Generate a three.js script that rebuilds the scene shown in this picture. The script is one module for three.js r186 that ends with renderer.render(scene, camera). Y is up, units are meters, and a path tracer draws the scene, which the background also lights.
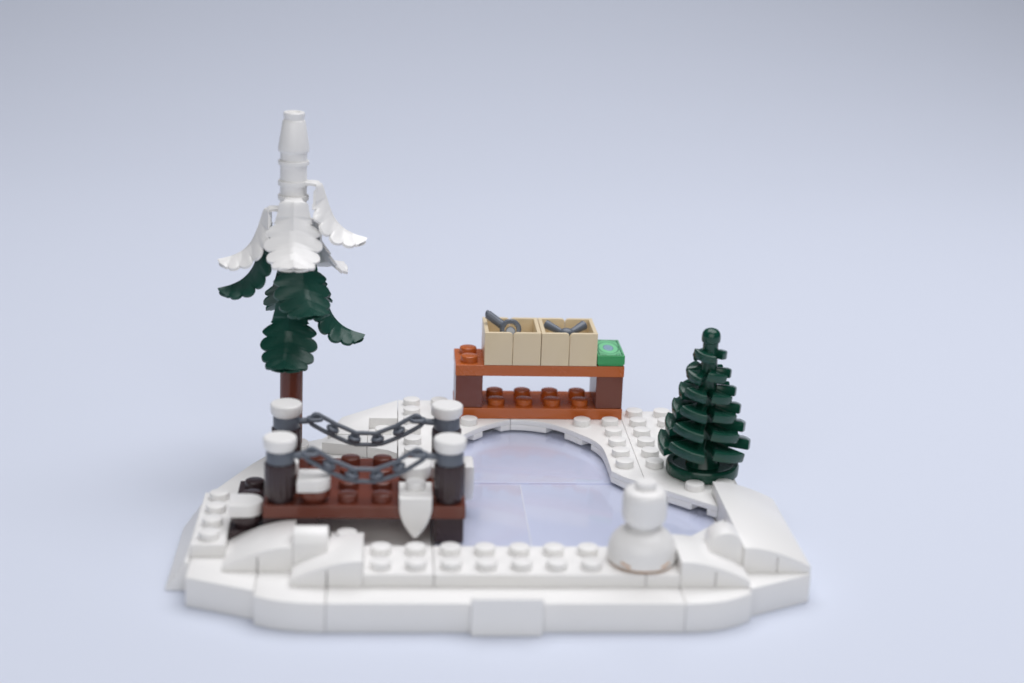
import * as THREE from 'three';
import { RoundedBoxGeometry } from 'three/addons/geometries/RoundedBoxGeometry.js';
import { mergeGeometries, toCreasedNormals } from 'three/addons/utils/BufferGeometryUtils.js';
import { RectAreaLightUniformsLib } from 'three/addons/lights/RectAreaLightUniformsLib.js';

// ---------------------------------------------------------------- camera, light, exposure
RectAreaLightUniformsLib.init();
const scene = new THREE.Scene();
scene.background = new THREE.Color(0x000000);
const MM = 0.001;                                   // everything below is written in millimetres
const camera = new THREE.PerspectiveCamera(2 * Math.atan(341.5 / 1670.28) * 180 / Math.PI, 1024 / 683, 0.02, 12);
camera.position.set(13.33 * MM, 170.31 * MM, 343.08 * MM);
camera.rotation.set(-0.296, -0.0767, 0.0347, 'YXZ');
camera.focus = 0.455;
camera.userData.fStop = 8;
camera.updateMatrixWorld();

const renderer = new THREE.WebGLRenderer({ antialias: true });
renderer.toneMapping = THREE.LinearToneMapping;
renderer.toneMappingExposure = 1.0;
renderer.shadowMap.enabled = true;

function softbox(name, w, h, intensity, color, pos, target) {
  const l = new THREE.RectAreaLight(color, intensity, w, h);
  l.name = name; l.position.set(...pos); l.lookAt(new THREE.Vector3(...target)); scene.add(l); return l;
}
softbox('overhead_softbox', 1.2, 1.0, 3.25, 0xfbfbff, [0.2, 0.95, -0.24], [0.05, 0, -0.08]);
softbox('front_softbox', 1.5, 1.0, 1.72, 0xfffefd, [-0.1, 0.7, 1.22], [0.04, 0.02, -0.05]);

// ---------------------------------------------------------------- materials
const srgb = (r, g, b) => new THREE.Color().setRGB(r / 255, g / 255, b / 255, THREE.SRGBColorSpace);
// fine handling marks: a faint unevenness of gloss, the same everywhere on the plastic
function noiseTexture(n, lo, hi, seed, soft) {
  let s = seed; const rnd = () => ((s = (s * 1664525 + 1013904223) >>> 0) / 4294967296);
  const layers = [4, 11, 29, 83].map((c) => ({ c, v: Array.from({ length: c * c }, rnd) }));
  const data = new Uint8Array(n * n * 4);
  const sm = (t) => t * t * (3 - 2 * t);
  for (let y = 0; y < n; y++) for (let x = 0; x < n; x++) {
    let a = 0, w = 0;
    layers.forEach(({ c, v }, k) => {
      const fx = x / n * c, fy = y / n * c, ix = Math.floor(fx), iy = Math.floor(fy), tx = sm(fx - ix), ty = sm(fy - iy);
      const g = (i, j) => v[(j % c) * c + (i % c)];
      const wt = soft[k]; w += wt;
      a += wt * ((g(ix, iy) * (1 - tx) + g(ix + 1, iy) * tx) * (1 - ty) + (g(ix, iy + 1) * (1 - tx) + g(ix + 1, iy + 1) * tx) * ty);
    });
    const q = Math.round(255 * (lo + (hi - lo) * a / w)), o = (y * n + x) * 4;
    data[o] = data[o + 1] = data[o + 2] = q; data[o + 3] = 255;
  }
  const t = new THREE.DataTexture(data, n, n); t.wrapS = t.wrapT = THREE.RepeatWrapping; t.magFilter = THREE.LinearFilter; t.minFilter = THREE.LinearFilter; t.needsUpdate = true;
  return t;
}
const glossMarks = noiseTexture(256, 0.72, 1.0, 7, [1, 1, 0.8, 0.5]);
const plastic = (name, r, g, b, rough = 0.34, extra = {}) => {
  const m = new THREE.MeshPhysicalMaterial({ color: srgb(r, g, b), roughness: rough, roughnessMap: glossMarks, ...extra }); m.name = name; return m;
};
const M = {
  white: plastic('white_plastic', 241, 240, 238, 0.42),
  snow: plastic('white_smooth_plastic', 243, 242, 240, 0.36),
  reddish: plastic('reddish_brown_plastic', 112, 58, 44, 0.28),
  dark: plastic('dark_brown_plastic', 62, 48, 50, 0.3),
  orange: plastic('dark_orange_plastic', 188, 98, 44, 0.3),
  tan: plastic('tan_plastic', 230, 212, 178, 0.38),
  grey: plastic('bluish_grey_plastic', 100, 107, 118, 0.36),
  green: plastic('dark_green_plastic', 22, 74, 62, 0.46),
  pine: plastic('pine_green_plastic', 20, 70, 56, 0.24),
  money: plastic('bright_green_plastic', 62, 160, 96, 0.3),
  amber: plastic('amber_plastic', 198, 148, 96, 0.3),
  metal: plastic('pale_grey_plastic', 176, 182, 190, 0.3),
};
const ice = new THREE.MeshPhysicalMaterial({ color: srgb(246, 248, 255), roughness: 0.12, specularIntensity: 0.85, transmission: 1, thickness: 0, ior: 1.5 }); ice.name = 'pale_lavender_clear_plastic';
const paper = new THREE.MeshStandardMaterial({ color: srgb(211, 217, 231), roughness: 0.92 }); paper.name = 'pale_blue_paper';

// ---------------------------------------------------------------- helpers
const H = 7.25, P = 3.2, S = 8;                      // height of the base, a plate, a stud pitch
const K = (k) => H + P * k;
const taken = {};
const numbered = (n) => { taken[n] = (taken[n] || 0) + 1; return taken[n] === 1 ? n : n + '_' + String(taken[n] - 1).padStart(3, '0'); };
function thing(name, label, category, [x, y, z], group) {
  const o = new THREE.Group(); o.name = numbered(name); o.position.set(x * MM, y * MM, z * MM);
  o.userData = { label, category }; if (group) o.userData.group = group;
  o.origin = [x, y, z]; scene.add(o); return o;
}
const originOf = (o) => { const a = [0, 0, 0]; for (let p = o; p && p.origin; p = p.parent) p.origin.forEach((v, i) => (a[i] += v)); return a; };
// geometry in world millimetres -> a mesh of its own under parent
function part(name, geo, mat, parent, label) {
  const o = originOf(parent);
  const g = geo.clone(); g.translate(-o[0], -o[1], -o[2]); g.scale(MM, MM, MM);
  if (g.attributes.uv) for (let i = 0; i < g.attributes.uv.count; i++) { const p = g.attributes.position; g.attributes.uv.setXY(i, (p.getX(i) + 0.37 * p.getY(i)) * 22, (p.getZ(i) - 0.61 * p.getY(i)) * 22); }
  const m = new THREE.Mesh(g, mat); m.name = name; m.castShadow = m.receiveShadow = true; m.origin = [0, 0, 0];
  if (label) m.userData.label = label;
  parent.add(m); return m;
}
// a shared geometry (already in metres) set at a place given in world millimetres
function place(name, geo, mat, parent, [x, y, z], turn = 0) {
  const o = originOf(parent), m = new THREE.Mesh(geo, mat); m.name = name; m.castShadow = m.receiveShadow = true; m.origin = [0, 0, 0];
  m.position.set((x - o[0]) * MM, (y - o[1]) * MM, (z - o[2]) * MM); m.rotation.y = turn; parent.add(m); return m;
}
const crease = (g, a = 0.7) => toCreasedNormals(g, a);
function box(x0, x1, y0, y1, z0, z1, r = 0.22, gap = 0.07) {
  if (z0 > z1) [z0, z1] = [z1, z0];
  const g = new RoundedBoxGeometry(x1 - x0 - 2 * gap, y1 - y0 - 0.03, z1 - z0 - 2 * gap, 2, r);
  g.translate((x0 + x1) / 2, (y0 + y1) / 2, (z0 + z1) / 2); return g;
}
function extrude(shape, depth, bevel = 0.22, curve = 24) {
  return new THREE.ExtrudeGeometry(shape, { depth: depth - 2 * bevel, bevelEnabled: bevel > 0, bevelThickness: bevel, bevelSize: bevel, bevelOffset: -bevel, bevelSegments: 2, curveSegments: curve }).translate(0, 0, bevel);
}
function shapeOf(pts) { const s = new THREE.Shape(); pts.forEach(([a, b], i) => (i ? s.lineTo(a, b) : s.moveTo(a, b))); s.closePath(); return s; }
function shrink(pts, d) {                            // pull a plan outline in by d
  let A = 0; pts.forEach(([x, y], i) => { const [u, v] = pts[(i + 1) % pts.length]; A += x * v - u * y; });
  const sg = A > 0 ? 1 : -1, n = pts.length;
  return pts.map(([x, y], i) => {
    const [ax, ay] = pts[(i + n - 1) % n], [bx, by] = pts[(i + 1) % n];
    let e1 = [x - ax, y - ay], e2 = [bx - x, by - y]; const l1 = Math.hypot(...e1), l2 = Math.hypot(...e2);
    e1 = e1.map((v) => v / l1); e2 = e2.map((v) => v / l2);
    const n1 = [-e1[1] * sg, e1[0] * sg], n2 = [-e2[1] * sg, e2[0] * sg];
    const k = Math.max(0.35, 1 + n1[0] * n2[0] + n1[1] * n2[1]);
    return [x + (n1[0] + n2[0]) * d / k, y + (n1[1] + n2[1]) * d / k];
  });
}
// plan outline in stud units [X, Z], a slab from y0 to y1 (mm)
function slab(plan, y0, y1, bevel = 0.2, gap = 0.07) {
  const pts = shrink(plan.map(([x, z]) => [x * S, -z * S]), gap);
  const g = extrude(shapeOf(pts), y1 - y0 - 0.03, bevel); g.rotateX(-Math.PI / 2); g.translate(0, y0 + 0.015, 0);
  return crease(g, 0.5);
}
// outline in [X, y] millimetres, drawn from z0 to z1
function alongZ(pts, z0, z1, bevel = 0.2) { if (z0 > z1) [z0, z1] = [z1, z0]; const g = extrude(shapeOf(pts), z1 - z0 - 0.14, bevel); g.translate(0, 0, z0 + 0.07); return crease(g, 0.5); }
// outline in [Z, y] millimetres, drawn from x0 to x1
function alongX(pts, x0, x1, bevel = 0.2) { const g = extrude(shapeOf(pts.map(([z, y]) => [-z, y])), x1 - x0 - 0.14, bevel); g.rotateY(Math.PI / 2); g.translate(x0 + 0.07, 0, 0); return crease(g, 0.5); }
const lathe = (pts, seg = 40) => crease(new THREE.LatheGeometry(pts.map(([a, b]) => new THREE.Vector2(Math.max(a, 0.0001), b)), seg), 0.6);
const small = (g) => { g.scale(MM, MM, MM); return g; };
const studGeo = small(lathe([[2.42, 0], [2.42, 1.5], [2.34, 1.68], [2.16, 1.76], [0, 1.76]], 32));
const studs = (parent, mat, list, y) => list.forEach(([x, z]) => place('stud', studGeo, mat, parent, [x * S, y, z * S]));
const spline = (pts, n) => new THREE.SplineCurve(pts.map((p) => new THREE.Vector2(...p))).getPoints(n).map((v) => [v.x, v.y]);

// ---------------------------------------------------------------- backdrop: one seamless paper sheet, flat and then rising far behind
{
  const prof = [[1.6, 0], [0.2, 0], [-0.5, 0]];
  for (let i = 1; i <= 20; i++) { const a = i / 20 * Math.PI / 2.25; prof.push([-0.5 - 1.55 * Math.sin(a), 1.55 * (1 - Math.cos(a))]); }
  prof.push([-2.4, 2.6]);
  const pos = [], uv = [], idx = [], W = 2.6;
  prof.forEach(([z, y], i) => { for (const x of [-W, W]) { pos.push(x, y, z); uv.push(x, i * 0.1); } if (i) { const a = 2 * i - 2; idx.push(a, a + 1, a + 2, a + 1, a + 3, a + 2); } });
  const g = new THREE.BufferGeometry(); g.setAttribute('position', new THREE.Float32BufferAttribute(pos, 3)); g.setAttribute('uv', new THREE.Float32BufferAttribute(uv, 2)); g.setIndex(idx); g.computeVertexNormals();
  const m = new THREE.Mesh(g, paper); m.name = 'ground_backdrop'; m.userData = { kind: 'structure', label: 'seamless pale blue paper backdrop under the model' }; m.receiveShadow = true; m.castShadow = true; scene.add(m);
}

// ---------------------------------------------------------------- snowy base
const ARC_R = spline([[6, -12.95], [6.6, -12.9], [7.3, -12.62], [7.9, -12.08], [8.35, -11.5], [8.72, -10.95], [8.94, -10.3], [9, -9.4], [9, -8.05]], 26);
const ARC_L = spline([[6, -12.95], [5.66, -12.78], [5, -12.25], [4.3, -11.42], [3.6, -10.4], [3.15, -9.6], [3, -8.9], [3, -7.3]], 26);
const DIAG = [[9.02, -7.96], [9.35, -7.52], [10, -6.93], [11, -5.98], [12, -5.05]];
{
  const base = thing('snowy_base', 'white plastic snow-covered base plate with studs and rounded banks around a pond', 'model base', [40, 0, -56]);
  const body = (name, plan) => part(name, slab(plan, 0.02, H, 0.25), M.white, base);
  body('edge_brick', [[0, 1], [10, 1], [10, -2], [0, -2]]);
  body('rounded_corner_brick', [[10, 1], [10.4, 0.985], [10.8, 0.92], [11.2, 0.8], [11.6, 0.6], [12, 0.33], [12, -2], [10, -2]]);
  body('wedge_brick', [[12, 0.06], [14, -0.95], [14, -6.1], [12, -6.1]]);
  body('rounded_corner_brick', [[0, 1], [0, -2], [-2, -2], [-2, 0.52], [-1.6, 0.72], [-1.2, 0.86], [-0.8, 0.945], [-0.4, 0.985]]);
  body('wedge_brick', [[-2, 0.2], [-2, -6.75], [-4, -6.75], [-4, -0.65]]);
  body('floor_brick', [[-2, -2], [3, -2], [3, -6.75], [-2, -6.75]]);
  // bank round the back of the pond
  const off = (p, dx, dz) => p.map(([x, z]) => [x + dx, z + dz]);
  const inner = [...ARC_L.slice().reverse().map(([x, z]) => [x - 0.6, z - 0.6]), ...ARC_R.slice(1).map(([x, z]) => [x + 0.7, z - 0.6]), ...off(DIAG.slice(1, 4), 0.2, -0.55)];
  body('bank_brick', [[-4, -6.8], [2.55, -6.8], ...inner, [12, -6.15], [13.9, -6.15], [13, -7.8], [12.3, -11], [12, -14], [10, -14], [10, -15], [2, -15], [0, -13.2], [-0.6, -12], [-2, -11.1], [-2.9, -9.4]]);
  part('pond_floor', slab([[3.02, -2.02], [11.98, -2.02], [11.98, -6.1], [9.6, -8.0], [9.5, -13.6], [2.6, -13.6], [2.6, -6.85], [3.02, -6.7]], 0.05, K(-0.25) - 0.06, 0.02), M.white, base);

  // plates of the path round the back; their lower edge is notched towards the water
  const notched = (line, cuts) => {                  // the part of the edge within a cut steps back
    const out = [];
    line.forEach(([x, z], i) => {
      const t = i / (line.length - 1), c = cuts.find(([a, b]) => t >= a && t <= b);
      if (!c) out.push([x, z]);
      else { const [px, pz] = line[Math.max(0, i - 1)], [qx, qz] = line[Math.min(line.length - 1, i + 1)], l = Math.hypot(qx - px, qz - pz), nx = (qz - pz) / l, nz = -(qx - px) / l; out.push([x + nx * c[2] * 0.42, z + nz * c[2] * 0.42]); }
    });
    return out;
  };
  const dense = (line, n) => { const r = []; for (let i = 0; i < line.length - 1; i++) for (let k = 0; k < n; k++) r.push([line[i][0] + (line[i + 1][0] - line[i][0]) * k / n, line[i][1] + (line[i + 1][1] - line[i][1]) * k / n]); r.push(line[line.length - 1]); return r; };
  function pathPlate(outline, edge, cuts) {
    // upper half with the plain edge, lower half with the notched one: one part
    const up = slab([...outline, ...edge], K(0.5), K(1), 0.18), lo = slab([...outline, ...notched(dense(edge, edge.length > 10 ? 4 : 20), cuts)], K(0), K(0.5) + 0.03, 0.02);
    for (const g of [up, lo]) if (g.index) g.toNonIndexed();
    return part('path_plate', mergeGeometries([up, lo]), M.white, base);
  }
  const back = pathPlate([[9.35, -7.52], [10, -6.93], [10, -15], [6, -15]], ARC_R, [[0.25, 0.36, 1], [0.51, 0.6, 1]]);
  studs(back, M.white, [[8.5, -12.5], [9.5, -12.5], [9.5, -11.5], [9.5, -10.5], [9.5, -9.5], [9.5, -8.5]], K(1));
  const side = pathPlate([[12, -6.1], [13, -6.1], [13, -7.8], [12.3, -11], [12, -14], [10, -14]], [[10, -6.93], [10.5, -6.45], [11, -5.98], [11.5, -5.5], [12, -5.05]], [[0.12, 0.3, 1], [0.64, 0.84, 1]]);
  studs(side, M.white, [[10.5, -8.5], [10.5, -9.5], [10.5, -10.5], [10.5, -11.5], [10.5, -12.5], [10.5, -13.5], [11.5, -10.5], [11.5, -11.5], [11.5, -12.5], [11.5, -13.5], [11.5, -6.5], [12.5, -6.62]], K(1));
  const left = pathPlate([[2, -7.3], [2, -15], [6, -15]], ARC_L, [[0.15, 0.28, -1], [0.36, 0.43, -1], [0.6, 0.7, -1]]);
  studs(left, M.white, [[2.5, -14.5], [2.5, -13.5], [2.5, -12.5], [2.5, -11.5], [2.5, -10.5], [2.5, -9.5], [2.5, -8.5], [3.5, -14.5], [3.5, -13.5], [3.5, -12.5], [3.5, -11.5], [4.5, -12.5]], K(1));
  part('wedge_plate', slab([[2, -15], [2, -13], [1, -13], [1, -11.36], [-0.42, -11.36], [0.02, -13.08]], K(0), K(1)), M.white, base);
  studs(base, M.white, [[1.5, -12.5]], K(0));
  part('rounded_plate', slab([[-0.58, -10.5], [0.2, -10.32], [0.96, -10.08], [0.96, -11.3], [-0.1, -11.3]], K(0), K(1)), M.white, base);
  part('rounded_plate', slab([[0.96, -10.08], [1.3, -9.97], [1.65, -9.82], [1.98, -9.5], [1.98, -11.3], [0.96, -11.3]], K(0), K(1)), M.white, base);
  part('round_plate', lathe([[0, K(0)], [4, K(0)], [4, K(1) - 0.2], [3.8, K(1)], [0, K(1)]]).translate(-12, 0, -84), M.white, base);
  part('diagonal_plate', slab([[10, -2.05], [12, -2.05], [12, -4.1], [11, -3.05]], K(0), K(1)), M.white, base);
  // front bank: plates with two rows of studs
  for (const [a, b] of [[1, 3], [3, 9], [9, 10]]) {
    const pl = part('bank_plate', box(a * S, b * S, K(0), K(1), 0, -16), M.white, base);
    for (let x = a + 0.5; x < b && x < 8; x++) studs(pl, M.white, [[x, -0.5], [x, -1.5]], K(1));
  }
  const strip = part('bank_plate', box(-32, -24, K(0), K(1), -16, -48), M.white, base);
  studs(strip, M.white, [-2.5, -3.5, -4.5, -5.5].map((z) => [-3.5, z]), K(1));
  // curved slopes: a low lip that swells to two plates
  const bow = (dir, x0, len = 16, hi = 6.4, lip = 1.6) => {
    const pts = [[x0, H + 0.02], [x0, H + lip]];
    for (let i = 1; i <= 16; i++) { const t = i / 16; pts.push([x0 + dir * len * t, H + lip + (hi - lip) * Math.sin(t * Math.PI / 2) ** 0.92]); }
    const c = x0 + dir * len * 0.5, q = H + lip + (hi - lip) * 0.72 - 1.0;      // a fine slot where the two lower blocks meet
    pts.push([x0 + dir * len, H + 0.02], [c + dir * 0.13, H + 0.02], [c + dir * 0.13, q], [c - dir * 0.13, q], [c - dir * 0.13, H + 0.02]); return dir > 0 ? pts.reverse() : pts;
  };
  part('curved_slope', alongZ(bow(1, -8), 0, -16, 0.1), M.snow, base);
  part('curved_slope', alongZ(bow(1, -24, 16, 6.2, 0.8), -8, -23.9, 0.1), M.snow, base);
  part('curved_slope', alongZ(bow(-1, 96), 0, -16, 0.1), M.snow, base);
  part('curved_slope', alongZ(bow(-1, 112), -8, -49.4, 0.1), M.snow, base);
  // half-barrel bricks
  const barrel = (c) => { const q = [[c - 3.92, H + 0.02]]; for (let i = 0; i <= 20; i++) { const a = Math.PI - i / 20 * Math.PI; q.push([c + 3.92 * Math.cos(a), K(1.75) + 4 * Math.sin(a)]); } q.push([c + 3.92, H + 0.02]); return q.reverse(); };
  part('half_barrel_brick', alongZ(barrel(92), -9, -16.4), M.snow, base);
  part('half_barrel_brick', alongX(barrel(-12).map(([z, y]) => [z, y]).reverse(), -8, 0), M.snow, base);
  // little studded plate before the jetty
  const sp = part('plate', box(0, 8, K(0), K(1), -16, -23.8), M.white, base); studs(sp, M.white, [[0.5, -2.5]], K(1));
  // steep slope brick on the outer edge
  part('steep_slope', alongZ([[-37.6, 0.05], [-32.1, 0.05], [-32.1, H - 0.05], [-33, H - 0.05], [-37.6, 0.7]], -13.4, -48, 0.15), M.snow, base);
  // bracket hanging over the front edge
  part('bracket_panel', box(32, 48, 0.04, 9.1, 8.02, 9.75, 0.3, 0.03), M.snow, base);
}
// ---------------------------------------------------------------- frozen pond: clear plates butted together
{
  const pond = thing('frozen_pond', 'pale lavender transparent plates forming the frozen pond in the white base', 'pond', [58, 3, -56]);
  const y0 = K(-0.25), y1 = K(0) - 0.1;
  part('ice_plate', slab([[3.06, -2.06], [6, -2.06], [6, -8], [3.06, -8]], y0, y1, 0.18, 0.1), ice, pond);
  part('ice_plate', slab([[6, -2.06], [11.9, -2.06], [11.9, -6.02], [11.15, -6.42], [10.15, -7.38], [9.5, -8], [6, -8]], y0, y1, 0.18, 0.1), ice, pond);
  const arc = [...ARC_L.slice(0, 20).reverse(), ...ARC_R.slice(1, -1)].map(([x, z]) => [x + (x - 6) * 0.15, z - 0.42]);
  part('ice_plate', slab([[9.5, -8], [2.6, -8], ...arc], y0, y1, 0.18, 0.1), ice, pond);
}

// ---------------------------------------------------------------- jetty
{
  const jetty = thing('jetty', 'reddish brown studded wooden-looking jetty on dark brown supports beside the pond', 'jetty', [8, H, -40]);
  const deck = part('deck_plate', box(-16, 32, K(2), K(3), -24, -56), M.reddish, jetty);
  const list = [];
  for (const x of [-0.5, 0.5, 1.5, 2.5]) for (const z of [-3.5, -4.5, -5.5, -6.5]) if (!(x === 2.5 && z > -5) && !(x === -0.5 && z === -3.5)) list.push([x, z]);
  studs(deck, M.reddish, list, K(3));
  part('support', box(24.4, 31.6, K(0), K(2), -24.4, -31.6, 0.3), M.dark, jetty);
  part('support', box(24.4, 31.6, K(0), K(2), -48.4, -55.6, 0.3), M.dark, jetty);
  part('support', box(-16, -3, K(0), K(2), -24.5, -31.6, 0.25), M.dark, jetty);
  part('support', box(-15.6, -8.4, K(0), K(2), -48.4, -55.6, 0.3), M.dark, jetty);
  const step = part('side_plate', box(-24, -16, K(0), K(1), -24, -56), M.dark, jetty);
  studs(step, M.dark, [[-2.5, -4.5], [-2.5, -5.5], [-2.5, -6.5]], K(1));
}
// round plates that lift the small snow tiles
function roundPlate(name, label, mat, x, y, z, group) {
  const t = thing(name, label, 'round plate', [x, y, z], group);
  part('disc', lathe([[0, y + 0.02], [2.7, y + 0.02], [3.1, y + 1.2], [3.8, y + 1.5], [3.9, y + 2.9], [3.7, y + 3.1], [0, y + 3.1]], 32).translate(x, 0, z), mat, t);
  return t;
}
roundPlate('round_spacer', 'dark brown round spacer under the snow tile beside the jetty', M.dark, -20, K(1), -28);
roundPlate('round_spacer', 'reddish brown round spacer under the snow tile at the jetty front', M.reddish, -4, K(3), -28);
roundPlate('round_spacer', 'reddish brown round spacer under the snow tile behind the icicle on the jetty', M.reddish, 20, K(3), -36);
roundPlate('round_spacer', 'reddish brown round spacer behind the post without icicle beside it', M.reddish, -12, K(3), -37);
function snowTile(label, x, y, z, turn) {
  const t = thing('snow_tile', label, 'tile', [x, y, z], 'small half-round white snow tiles');
  const s = new THREE.Shape(); s.moveTo(-3.9, -3.9); s.lineTo(0, -3.9); s.absarc(0, 0, 3.9, -Math.PI / 2, Math.PI / 2, false); s.lineTo(-3.9, 3.9); s.closePath();
  const g = extrude(s, 3.1, 0.25, 20); g.rotateX(-Math.PI / 2); g.rotateY(turn); g.translate(x, y + 0.05, z); part('tile', crease(g, 0.5), M.snow, t); return t;
}
snowTile('white half-round snow tile over the dark brown step beside the jetty', -20, K(2), -28, 0);
snowTile('white half-round snow tile at the front of the jetty between the chain posts', -4, K(4), -28, 0);
snowTile('white half-round snow tile on the jetty just behind the hanging icicle piece', 20, K(4), -36, -Math.PI / 2);
snowTile('white half-round snow tile mostly hidden behind the front post of the jetty', -12, K(4), -37, 0);
// hanging snow: a plate with a pointed lip
function icicle(label, x, z, turn) {
  const t = thing('snow_drip', label, 'icicle', [x, K(3), z], 'white hanging snow drips on the jetty');
  t.rotation.y = turn;
  const y1 = K(4), o = [x, z];
  const pl = part('plate', box(o[0] - 4, o[0] + 4, K(3), y1, o[1] - 4, o[1] + 3.96), M.snow, t);
  place('stud', studGeo, M.snow, pl, [o[0], y1 - 0.01, o[1]]);
  const s = new THREE.Shape(); s.moveTo(-3.9, y1 - 0.02); s.lineTo(3.9, y1 - 0.02); s.lineTo(3.9, 17); s.quadraticCurveTo(3.5, 13.2, 0.5, 9.9); s.quadraticCurveTo(0, 9.6, -0.5, 9.9); s.quadraticCurveTo(-3.5, 13.2, -3.9, 17); s.closePath();
  const g = extrude(s, 2.7, 0.7, 20); g.translate(o[0], 0, o[1] + 4.0); part('drip', crease(g, 0.6), M.snow, t);
  return t;
}
icicle('pointed white snow drip hanging over the front edge of the jetty', 20, -28, 0);
icicle('white snow drip hanging over the pond side of the jetty behind a post', 28, -45.5, Math.PI / 2);

// ---------------------------------------------------------------- posts and chains
function post(label, x, z) {
  const t = thing('chain_post', label, 'post', [x, K(3), z], 'jetty posts capped with snow');
  // fluted round shaft
  const n = 96, s = new THREE.Shape();
  for (let i = 0; i < n; i++) { const a = i / n * Math.PI * 2, r = 3.62 + 0.1 * Math.cos(16 * a); i ? s.lineTo(r * Math.cos(a), r * Math.sin(a)) : s.moveTo(r, 0); }
  s.closePath();
  const g = extrude(s, 8.2, 0.25); g.rotateX(-Math.PI / 2); g.translate(x, K(3) + 1.4, z);
  const foot = lathe([[0, K(3) + 0.03], [2.95, K(3) + 0.03], [3.05, K(3) + 1.5], [0, K(3) + 1.5]]).translate(x, 0, z);
  part('shaft', mergeGeometries([crease(g, 0.5), foot].map((q) => (q.index ? q.toNonIndexed() : q))), M.dark, t);
  part('collar', lathe([[0, K(6) - 0.02], [3.2, K(6)], [3.3, K(6) + 0.3], [3.3, K(7) - 0.3], [3.1, K(7)], [0, K(7)]]).translate(x, 0, z), M.grey, t);
  part('snow_cap', lathe([[0, K(7) + 0.03], [3.3, K(7) + 0.03], [3.55, K(7) + 0.35], [3.85, K(7) + 0.8], [3.98, K(8) - 0.75], [3.9, K(8) - 0.3], [3.6, K(8)], [0, K(8) + 0.03]], 48).translate(x, 0, z), M.snow, t);
  return t;
}
post('snow-capped dark post at the front jetty corner beside the dark brown step', -12, -28);
post('snow-capped dark post at the front jetty corner beside the hanging icicle', 28, -28);
post('snow-capped dark post at the back jetty corner before the tall tree trunk', -12, -52);
post('snow-capped dark post at the back jetty corner nearest the bench', 28, -52);
function chain(label, z, dip) {
  const t = thing('post_chain', label, 'chain', [8, K(6), z], 'grey chains between the posts');
  const nodes = [[-5.2, 28.7], [-0.5, 26.0 - dip], [4.9, 23.5 - dip], [10.7, 23.4 - dip], [16, 25.6 - dip], [21, 28.6]].map((v) => new THREE.Vector3(v[0], v[1], z));
  const ring = (a, b, up, w, r, over) => {
    const d = b.clone().sub(a), L = d.length() / 2 + over; d.normalize(); const c = a.clone().add(b).multiplyScalar(0.5), u = up.clone().addScaledVector(d, -up.dot(d)).normalize(), pts = [];
    const hx = L - 0.75;
    for (const [p, q] of [[-hx, w], [hx, w], [L, w * 0.5], [L, -w * 0.5], [hx, -w], [-hx, -w], [-L, -w * 0.5], [-L, w * 0.5]]) pts.push(c.clone().addScaledVector(d, p).addScaledVector(u, q));
    return new THREE.TubeGeometry(new THREE.CatmullRomCurve3(pts, true, 'catmullrom', 0.25), 48, r, 8, true);
  };
  const Y = new THREE.Vector3(0, 1, 0), Z = new THREE.Vector3(0, 0, 1);
  for (let i = 0; i < 5; i++) part('link', ring(nodes[i], nodes[i + 1], Y, 1.5, 0.58, 0.5), M.grey, t);
  for (let i = 1; i < 5; i++) { const d = nodes[i + 1].clone().sub(nodes[i - 1]).normalize(); part('link', ring(nodes[i].clone().addScaledVector(d, -0.5), nodes[i].clone().addScaledVector(d, 0.5), Z, 1.1, 0.62, 0.55), M.grey, t); }
  const yy = K(6.5);
  for (const [a, b, n] of [[-8.9, -4.9, nodes[0]], [24.9, 20.7, nodes[5]]]) {
    const g = new THREE.TubeGeometry(new THREE.CatmullRomCurve3([new THREE.Vector3(a, yy, z), new THREE.Vector3((a + b) / 2, yy + 0.15, z), new THREE.Vector3(b, n.y - 0.1, z)]), 12, 0.8, 10);
    part('end_arm', g, M.grey, t);
    const d = Math.sign(b - a); part('link', ring(new THREE.Vector3(b - d * 0.6, n.y, z), new THREE.Vector3(b + d * 0.6, n.y, z), Z, 1.2, 0.55, 1.0), M.grey, t);
  }
  return t;
}
chain('grey chain sagging between the two front jetty posts', -28, 0.3);
chain('grey chain sagging between the two back jetty posts', -52, 0);

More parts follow.
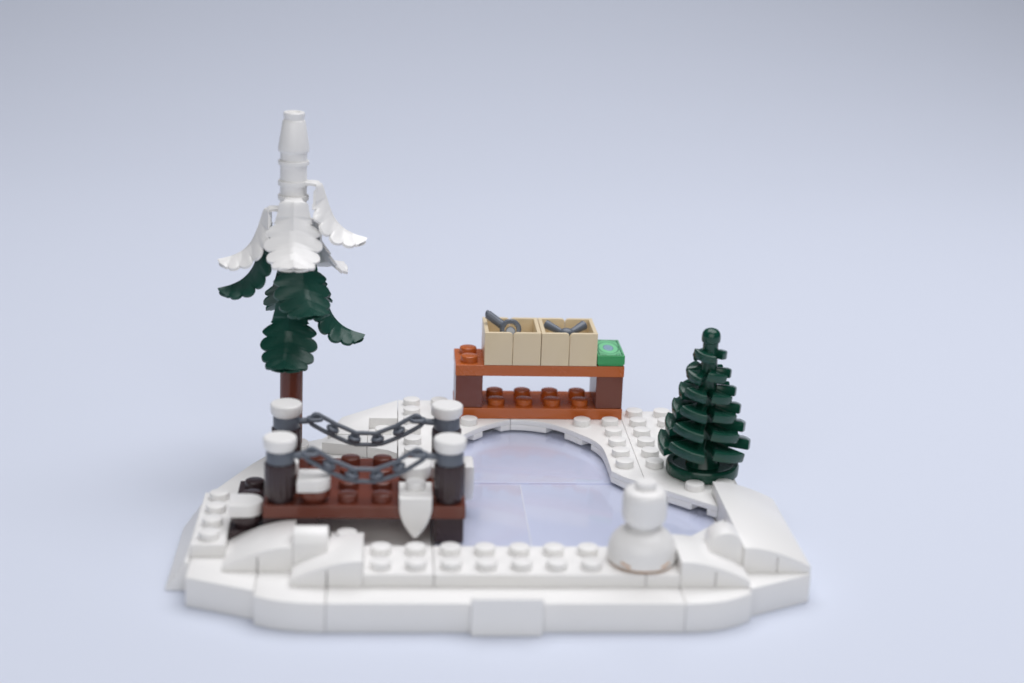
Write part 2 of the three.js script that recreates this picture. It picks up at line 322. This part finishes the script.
// ---------------------------------------------------------------- bench, crates and what they hold
{
  const bench = thing('market_bench', 'dark orange studded bench with reddish brown legs behind the pond', 'bench', [56, K(1), -112]);
  const low = part('base_plate', box(32, 80, K(1), K(2), -104, -120), M.orange, bench);
  studs(low, M.orange, [5.5, 6.5, 7.5, 8.5].flatMap((x) => [[x, -13.5], [x, -14.5]]), K(2));
  part('leg', box(32.15, 39.9, K(2), K(5), -104.4, -119.8, 0.25), M.reddish, bench);
  part('leg', box(72.1, 79.85, K(2), K(5), -104.4, -119.8, 0.25), M.reddish, bench);
  const top = part('top_plate', box(32, 80, K(5), K(6), -104, -120), M.orange, bench);
  studs(top, M.orange, [[4.5, -13.5], [4.5, -14.5]], K(6));
}
function crate(label, x0) {
  const t = thing('tan_crate', label, 'crate', [x0 + 8, K(6), -112], 'open tan crates on the bench');
  const y0 = K(6) + 0.04, y1 = K(9), z0 = -104.05, z1 = -119.95, w = 1.15;
  // two half panels butted at the middle; each panel has rounded upper corners where they meet
  const face = (a, b, round) => { const s = new THREE.Shape(), r = 1.1; s.moveTo(a, y0); s.lineTo(b, y0); if (round > 0) { s.lineTo(b, y1 - r); s.absarc(b - r, y1 - r, r, 0, Math.PI / 2, false); s.lineTo(a, y1); } else { s.lineTo(b, y1); s.lineTo(a + r, y1); s.absarc(a + r, y1 - r, r, Math.PI / 2, Math.PI, false); } s.closePath(); return s; };
  for (const [a, b, rd] of [[x0 + 0.08, x0 + 7.94, 1], [x0 + 8.06, x0 + 15.92, -1]]) {
    const gs = [];
    for (const z of [z0 - w, z1]) { const g = extrude(face(a, b, rd), w, 0.15, 8); g.translate(0, 0, z); gs.push(g); }
    const sx = rd > 0 ? a : b - w, sg = extrude(shapeOf([[-(z0 - w + 0.05), y0], [-(z1 + w - 0.05), y0], [-(z1 + w - 0.05), y1 - 0.01], [-(z0 - w + 0.05), y1 - 0.01]]), w, 0.15); sg.rotateY(Math.PI / 2); sg.translate(sx, 0, 0); gs.push(sg);
    const fl = extrude(shapeOf([[a + 0.2, y0 + 0.02], [b, y0 + 0.02], [b, y0 + 3.0], [a + 0.2, y0 + 3.0]]), 13.4, 0.02); fl.translate(0, 0, -118.7); gs.push(fl);
    part('half_panel', mergeGeometries(gs.map((g) => crease(g.index ? g.toNonIndexed() : g, 0.5))), M.tan, t);
  }
  return t;
}
crate('open tan crate with a ring-headed grey tool, next to the bare bench studs', 40);
crate('open tan crate with a bent grey tool, next to the green printed tile', 56);
{
  // ring-headed tool leaning in the first crate
  const t = thing('ring_tool', 'dark grey tool with a round ring head leaning in the tan crate', 'tool', [48, 30, -111], 'small grey tools in the crates');
  const tube = (pts, r, n = 10) => new THREE.TubeGeometry(new THREE.CatmullRomCurve3(pts.map((p) => new THREE.Vector3(...p))), 16, r, n);
  const h = tube([[41.2, 38.7, -113.4], [43.5, 37.2, -112.6], [46.0, 35.6, -111.4]], 1.25, 14);
  const cap = new THREE.SphereGeometry(1.25, 14, 10).scale(0.6, 1, 1).translate(41.2, 38.7, -113.4);
  part('handle', mergeGeometries([h, cap]), M.grey, t);
  const ring = new THREE.LatheGeometry([[1.75, -1.2], [2.6, -1.35], [3.05, -0.75], [3.05, 0.75], [2.6, 1.35], [1.75, 1.2], [1.75, -1.2]].map((p) => new THREE.Vector2(...p)), 36);
  ring.rotateX(Math.PI / 2); ring.rotateX(-0.35); ring.translate(47.6, 35.2, -110.2); part('ring', crease(ring, 0.5), M.grey, t);
  const hub = lathe([[0, -1.0], [1.3, -1.0], [1.45, 0.4], [1.2, 0.9], [0, 1.0]], 28); hub.rotateX(Math.PI / 2 - 0.35); hub.translate(47.6, 34.6, -110.1); part('hub', hub, M.metal, t);
  const shank = tube([[48.5, 33, -110.5], [49.5, 31.6, -111], [51.5, 30.9, -111]], 1.0); part('shank', shank, M.grey, t);
}
{
  const t = thing('bent_tool', 'dark grey bent two-armed tool lying in the tan crate', 'tool', [63, 30, -111], 'small grey tools in the crates');
  const arm = (a, b, r0, r1) => { const A = new THREE.Vector3(...a), B = new THREE.Vector3(...b), g = new THREE.CylinderGeometry(r0, r1, A.distanceTo(B), 14, 1); g.applyQuaternion(new THREE.Quaternion().setFromUnitVectors(new THREE.Vector3(0, 1, 0), A.clone().sub(B).normalize())); const c = A.clone().add(B).multiplyScalar(0.5); return g.translate(c.x, c.y, c.z); };
  part('arm', arm([57.9, 36.3, -112.4], [63, 34.6, -108.6], 1.3, 0.8), M.grey, t);
  part('arm', arm([68.8, 36.0, -112.8], [64, 34.6, -108.6], 1.4, 0.8), M.grey, t);
  part('hub', new THREE.SphereGeometry(1.7, 20, 14).scale(1.25, 0.8, 1).translate(63.5, 34.9, -108.8), M.grey, t);
  part('shank', arm([63.4, 34, -109.5], [63.4, 30.4, -114], 0.9, 0.9), M.grey, t);
}
{
  const t = thing('printed_tile', 'green tile printed like a banknote at the end of the bench', 'tile', [76, K(6), -112]);
  part('tile_body', box(72.05, 79.95, K(6) + 0.55, K(7), -104.05, -119.95, 0.18, 0.02), M.money, t);
  part('tile_foot', box(72.4, 79.6, K(6), K(6) + 0.6, -104.4, -119.6, 0.1, 0.02), M.money, t);
  const c = document.createElement('canvas'); c.width = 256; c.height = 512; const x = c.getContext('2d');
  x.fillStyle = 'rgb(120,196,146)'; x.fillRect(0, 0, 256, 512);
  x.strokeStyle = 'rgb(26,92,58)'; x.lineWidth = 10; x.strokeRect(14, 14, 228, 484);
  x.lineWidth = 8; x.fillStyle = 'rgb(128,208,156)'; x.beginPath(); x.ellipse(128, 262, 100, 182, 0, 0, Math.PI * 2); x.fill(); x.stroke();
  x.lineWidth = 6; for (const [cx, cy] of [[14, 14], [242, 14], [14, 498], [242, 498]]) { x.beginPath(); x.arc(cx, cy, 62, 0, Math.PI * 2); x.stroke(); x.beginPath(); x.arc(cx, cy, 34, 0, Math.PI * 2); x.stroke(); }
  x.fillStyle = 'rgb(150,178,196)'; x.strokeStyle = 'rgb(92,112,150)'; x.lineWidth = 7; x.beginPath(); x.ellipse(128, 262, 46, 92, 0, 0, Math.PI * 2); x.fill(); x.stroke();
  x.lineWidth = 6; for (let i = -2; i <= 2; i++) { x.beginPath(); x.moveTo(98, 262 + i * 26); x.lineTo(116, 254 + i * 26); x.lineTo(136, 270 + i * 26); x.lineTo(158, 260 + i * 26); x.stroke(); }
  const tex = new THREE.CanvasTexture(c); tex.colorSpace = THREE.SRGBColorSpace;
  const g = new THREE.PlaneGeometry(7.3 * MM, 15.3 * MM); g.rotateX(-Math.PI / 2);
  const m = new THREE.MeshPhysicalMaterial({ map: tex, roughness: 0.3 }); m.name = 'banknote_print';
  place('print', g, m, t, [76, K(7) + 0.012, -112]);
}

// ---------------------------------------------------------------- snowman
{
  const t = thing('snowman', 'plain white snowman of a dome body and round head with a stud on top', 'snowman', [72, K(1), -8]);
  const y = K(1);
  part('rim', lathe([[0, y + 0.02], [7.0, y + 0.02], [7.35, y + 0.25], [7.35, y + 0.55], [0, y + 0.55]], 56).translate(72, 0, -8), M.amber, t, 'thin amber rim under the dome');
  const dome = [[0, y + 0.56], [7.5, y + 0.56], [7.8, y + 0.75], [7.95, y + 1.3], [7.95, y + 3.0], [7.78, y + 4.2], [7.4, y + 5.2], [6.8, y + 6.2], [6.0, y + 7.1], [5.0, y + 7.9], [4.0, y + 8.45], [3.3, y + 8.7], [0, y + 8.9]];
  part('body', lathe(dome, 64).translate(72, 0, -8), M.snow, t);
  for (const a of [-0.62, 0.62]) { const g = new RoundedBoxGeometry(2.6, 0.55, 0.6, 2, 0.2); g.rotateZ(a > 0 ? 0.28 : -0.28); g.rotateY(a); g.translate(72 + 7.75 * Math.sin(a), y + 1.75, -8 + 7.75 * Math.cos(a)); part('slot', g, M.amber, t); }
  const hy = y + 8.85;
  part('head', lathe([[0, hy - 0.2], [3.2, hy - 0.2], [3.3, hy + 0.2], [4.1, hy + 0.6], [4.7, hy + 1.3], [5.05, hy + 2.3], [5.15, hy + 3.2], [5.15, hy + 7.0], [4.9, hy + 8.1], [4.4, hy + 8.75], [3.6, hy + 9.05], [2.5, hy + 9.12], [2.42, hy + 9.2], [2.42, hy + 10.5], [2.2, hy + 10.8], [0, hy + 10.85]], 56).translate(72, 0, -8), M.snow, t);
}

// ---------------------------------------------------------------- tall tree of drooping lobed leaves
{
  const ax = -12, az = -84;
  const t = thing('tall_tree', 'tall thin tree with reddish brown trunk, dark green drooping leaves and snowy white top', 'tree', [ax, K(1), az]);
  part('trunk', lathe([[0, K(1) + 0.02], [3.05, K(1) + 0.02], [3.05, 49], [0, 49]], 32).translate(ax, 0, az), M.reddish, t);
  part('upper_trunk', lathe([[0, 49.02], [3.1, 49.02], [3.1, 70], [0, 70]], 32).translate(ax, 0, az), M.green, t);
  part('snowy_stem', lathe([[0, 70.02], [3.45, 70.02], [3.45, 90.2], [0, 90.2]], 36).translate(ax, 0, az), M.snow, t);
  part('stem_ring', lathe([[3.4, 86.6], [3.95, 86.7], [4.02, 87.2], [3.95, 87.7], [3.4, 87.8]], 36).translate(ax, 0, az), M.snow, t);
  part('cone_tip', lathe([[0, 90.0], [3.8, 90.0], [4.0, 90.3], [4.0, 91.2], [2.95, 97.8], [2.75, 98.2], [2.6, 98.3], [2.6, 98.8], [2.75, 99.1], [2.75, 100.0], [2.55, 100.25], [1.75, 100.25], [1.6, 99.7], [0, 99.7]], 44).translate(ax, 0, az), M.snow, t);
  const prof = new THREE.CatmullRomCurve3([[3.2, 0], [5.2, 0.02], [6.6, -0.35], [7.6, -3], [8.7, -6.2], [10.2, -9.4], [12.6, -12], [15.6, -13.6], [19.2, -14.6]].map(([r, y]) => new THREE.Vector3(r, y, 0)), false, 'centripetal');
  const vein = (u) => Math.abs(Math.sin(Math.PI * Math.max(0, (u - 0.46) / 0.54 * 4.5))) ** 0.5;
  function leaf(len = 1) {
    const nt = 110, ns = 10, rows = [], C = [], T = [];
    for (let i = 0; i <= nt; i++) { C.push(prof.getPoint(i / nt)); T.push(prof.getTangent(i / nt)); }
    const lerp = (x, pts) => { for (let i = 1; i < pts.length; i++) if (x <= pts[i][0]) { const a = (x - pts[i - 1][0]) / (pts[i][0] - pts[i - 1][0]); return pts[i - 1][1] + (pts[i][1] - pts[i - 1][1]) * a; } return pts[pts.length - 1][1]; };
    for (let i = 0; i <= nt; i++) {
      const u = i / nt;
      const w0 = lerp(u, [[0, 2.0], [0.2, 2.4], [0.24, 3.7], [0.32, 3.9], [0.44, 4.7], [0.54, 7.0], [0.66, 7.2], [0.8, 6.2], [0.92, 4.6], [1, 3.2]]);
      const ph = (u - 0.46) / 0.54 * 4.5, lobe = u > 0.46 ? Math.abs(Math.sin(Math.PI * ph)) ** 0.5 : 0.8;
      const w = w0 * (u > 0.46 ? 0.74 + 0.3 * lobe : 1);
      const roof = lerp(u, [[0, 0], [0.2, 0], [0.27, 0.7], [0.5, 1.9], [0.75, 1.7], [1, 0.7]]);
      const N = new THREE.Vector3(-T[i].y, T[i].x, 0), loop = [];
      const put = (s, dn) => {
        const a = Math.abs(s), p = a * w / w0, lift = -roof * (p * 0.9 + 0.5 * p * p) + (u > 0.4 ? 0.3 * (vein(u + 0.07 * (1 - a)) - 0.8) * Math.min(1, p * 2.2) : 0) + (u > 0.25 ? 0.28 * Math.exp(-s * s * 60) : 0);
        const tipIn = u > 0.9 ? (u - 0.9) / 0.1 * 1.6 * a * a : 0, e = dn * (1.1 - 0.4 * a ** 3);
        return new THREE.Vector3(C[i].x + N.x * (lift + e) - T[i].x * tipIn, C[i].y + N.y * (lift + e) - T[i].y * tipIn, s * w);
      };
      for (let k = 0; k <= ns; k++) loop.push(put(-1 + 2 * k / ns, 0.5));
      for (let k = ns; k >= 0; k--) loop.push(put(-1 + 2 * k / ns, -0.5));
      rows.push(loop);
    }
    const n = rows[0].length, pos = [], uv = [], idx = [];
    rows.forEach((l, i) => l.forEach((v, k) => { pos.push(v.x * len, v.y, v.z); uv.push(i / nt, k / n); }));
    for (let i = 0; i < nt; i++) for (let k = 0; k < n; k++) { const a = i * n + k, b = i * n + (k + 1) % n, c = a + n, d = b + n; idx.push(a, b, c, b, d, c); }
    for (const i of [0, nt]) for (let k = 1; k < n - 1; k++) i ? idx.push(i * n, i * n + k, i * n + k + 1) : idx.push(0, k + 1, k);
    const g = new THREE.BufferGeometry(); g.setAttribute('position', new THREE.Float32BufferAttribute(pos, 3)); g.setAttribute('uv', new THREE.Float32BufferAttribute(uv, 2)); g.setIndex(idx);
    const arm = lathe([[3.3, -0.75], [3.95, -0.7], [4.02, 0], [3.95, 0.5], [3.3, 0.55]], 36);
    const q = g.toNonIndexed(); q.computeVertexNormals();
    return small(mergeGeometries([crease(q, 0.9), arm.index ? arm.toNonIndexed() : arm]));
  }
  const geo = leaf();
  t.position.x -= 0.9 * MM; t.rotation.z = -0.015;                  // it leans a little
  const deg = Math.PI / 180;
  for (const [y, phi] of [[82, -4], [78.2, -86], [74.9, 182], [71.4, 48]]) place('snowy_leaf', geo, M.snow, t, [ax, y, az], phi * deg);
  for (const [y, phi] of [[67.6, 188], [65.6, -70], [62, 70], [58.6, 95], [55.6, -3], [51.6, -92]]) place('leaf', geo, M.green, t, [ax, y, az], phi * deg);
}

// ---------------------------------------------------------------- small pine
{
  const ax = 96, az = -64, y0 = K(1);
  const t = thing('small_pine', 'small dark green moulded pine tree with tiers of slanted branches on a round foot', 'tree', [ax, y0, az]);
  part('foot', lathe([[0, y0 + 0.02], [9.0, y0 + 0.02], [9.5, y0 + 0.3], [9.6, y0 + 2.5], [9.3, y0 + 3.05], [8.6, y0 + 3.2], [7.9, y0 + 3.0], [7.7, y0 + 2.4], [0, y0 + 2.4]], 56).translate(ax, 0, az), M.pine, t);
  part('stem', lathe([[0, y0 + 2.4], [4.6, y0 + 2.4], [3.4, y0 + 6], [2.7, 22], [2.2, 38], [2.0, 43], [2.0, 46.2], [2.35, 46.5], [2.45, 47], [2.45, 48.0], [2.25, 48.9], [1.7, 49.6], [0.9, 49.95], [0, 50.02]], 36).translate(ax, 0, az), M.pine, t);
  const branch = (R, span, thick) => {
    const s = new THREE.Shape(), a = span / 2, ri = R < 6 ? 1.2 : 2.2;
    s.moveTo(ri, -1.3); s.lineTo(R * 0.62 * Math.cos(a * 0.9), -R * 0.62 * Math.sin(a * 0.9)); s.lineTo(R * Math.cos(a), -R * Math.sin(a)); s.absarc(0, 0, R, -a, a, false); s.lineTo(R * 0.62 * Math.cos(a * 0.9), R * 0.62 * Math.sin(a * 0.9)); s.lineTo(ri, 1.3); s.closePath();
    const g = extrude(s, thick, 0.4, 14); g.rotateX(-Math.PI / 2); g.translate(0, -thick / 2, 0); return g;
  };
  const tiers = [[43.0, 4.4, 3], [38.2, 5.9, 5], [33.6, 7.5, 6], [29.0, 9.0, 6], [24.4, 10.5, 6], [19.6, 12.1, 6]];
  tiers.forEach(([y, R, n], i) => {
    const geo = branch(R, Math.PI * 2 / n * (n < 6 ? 0.8 : 0.83), 2.3 + 0.06 * i);
    geo.rotateX(-0.21); geo.rotateZ(-0.08); const g = small(crease(geo, 0.6));
    for (let k = 0; k < n; k++) place('branch', g, M.pine, t, [ax, y + (k % 2 ? -0.35 : 0.35), az], k / n * Math.PI * 2 - 0.12 + 0.05 * (i % 2));
  });
}

renderer.render(scene, camera);
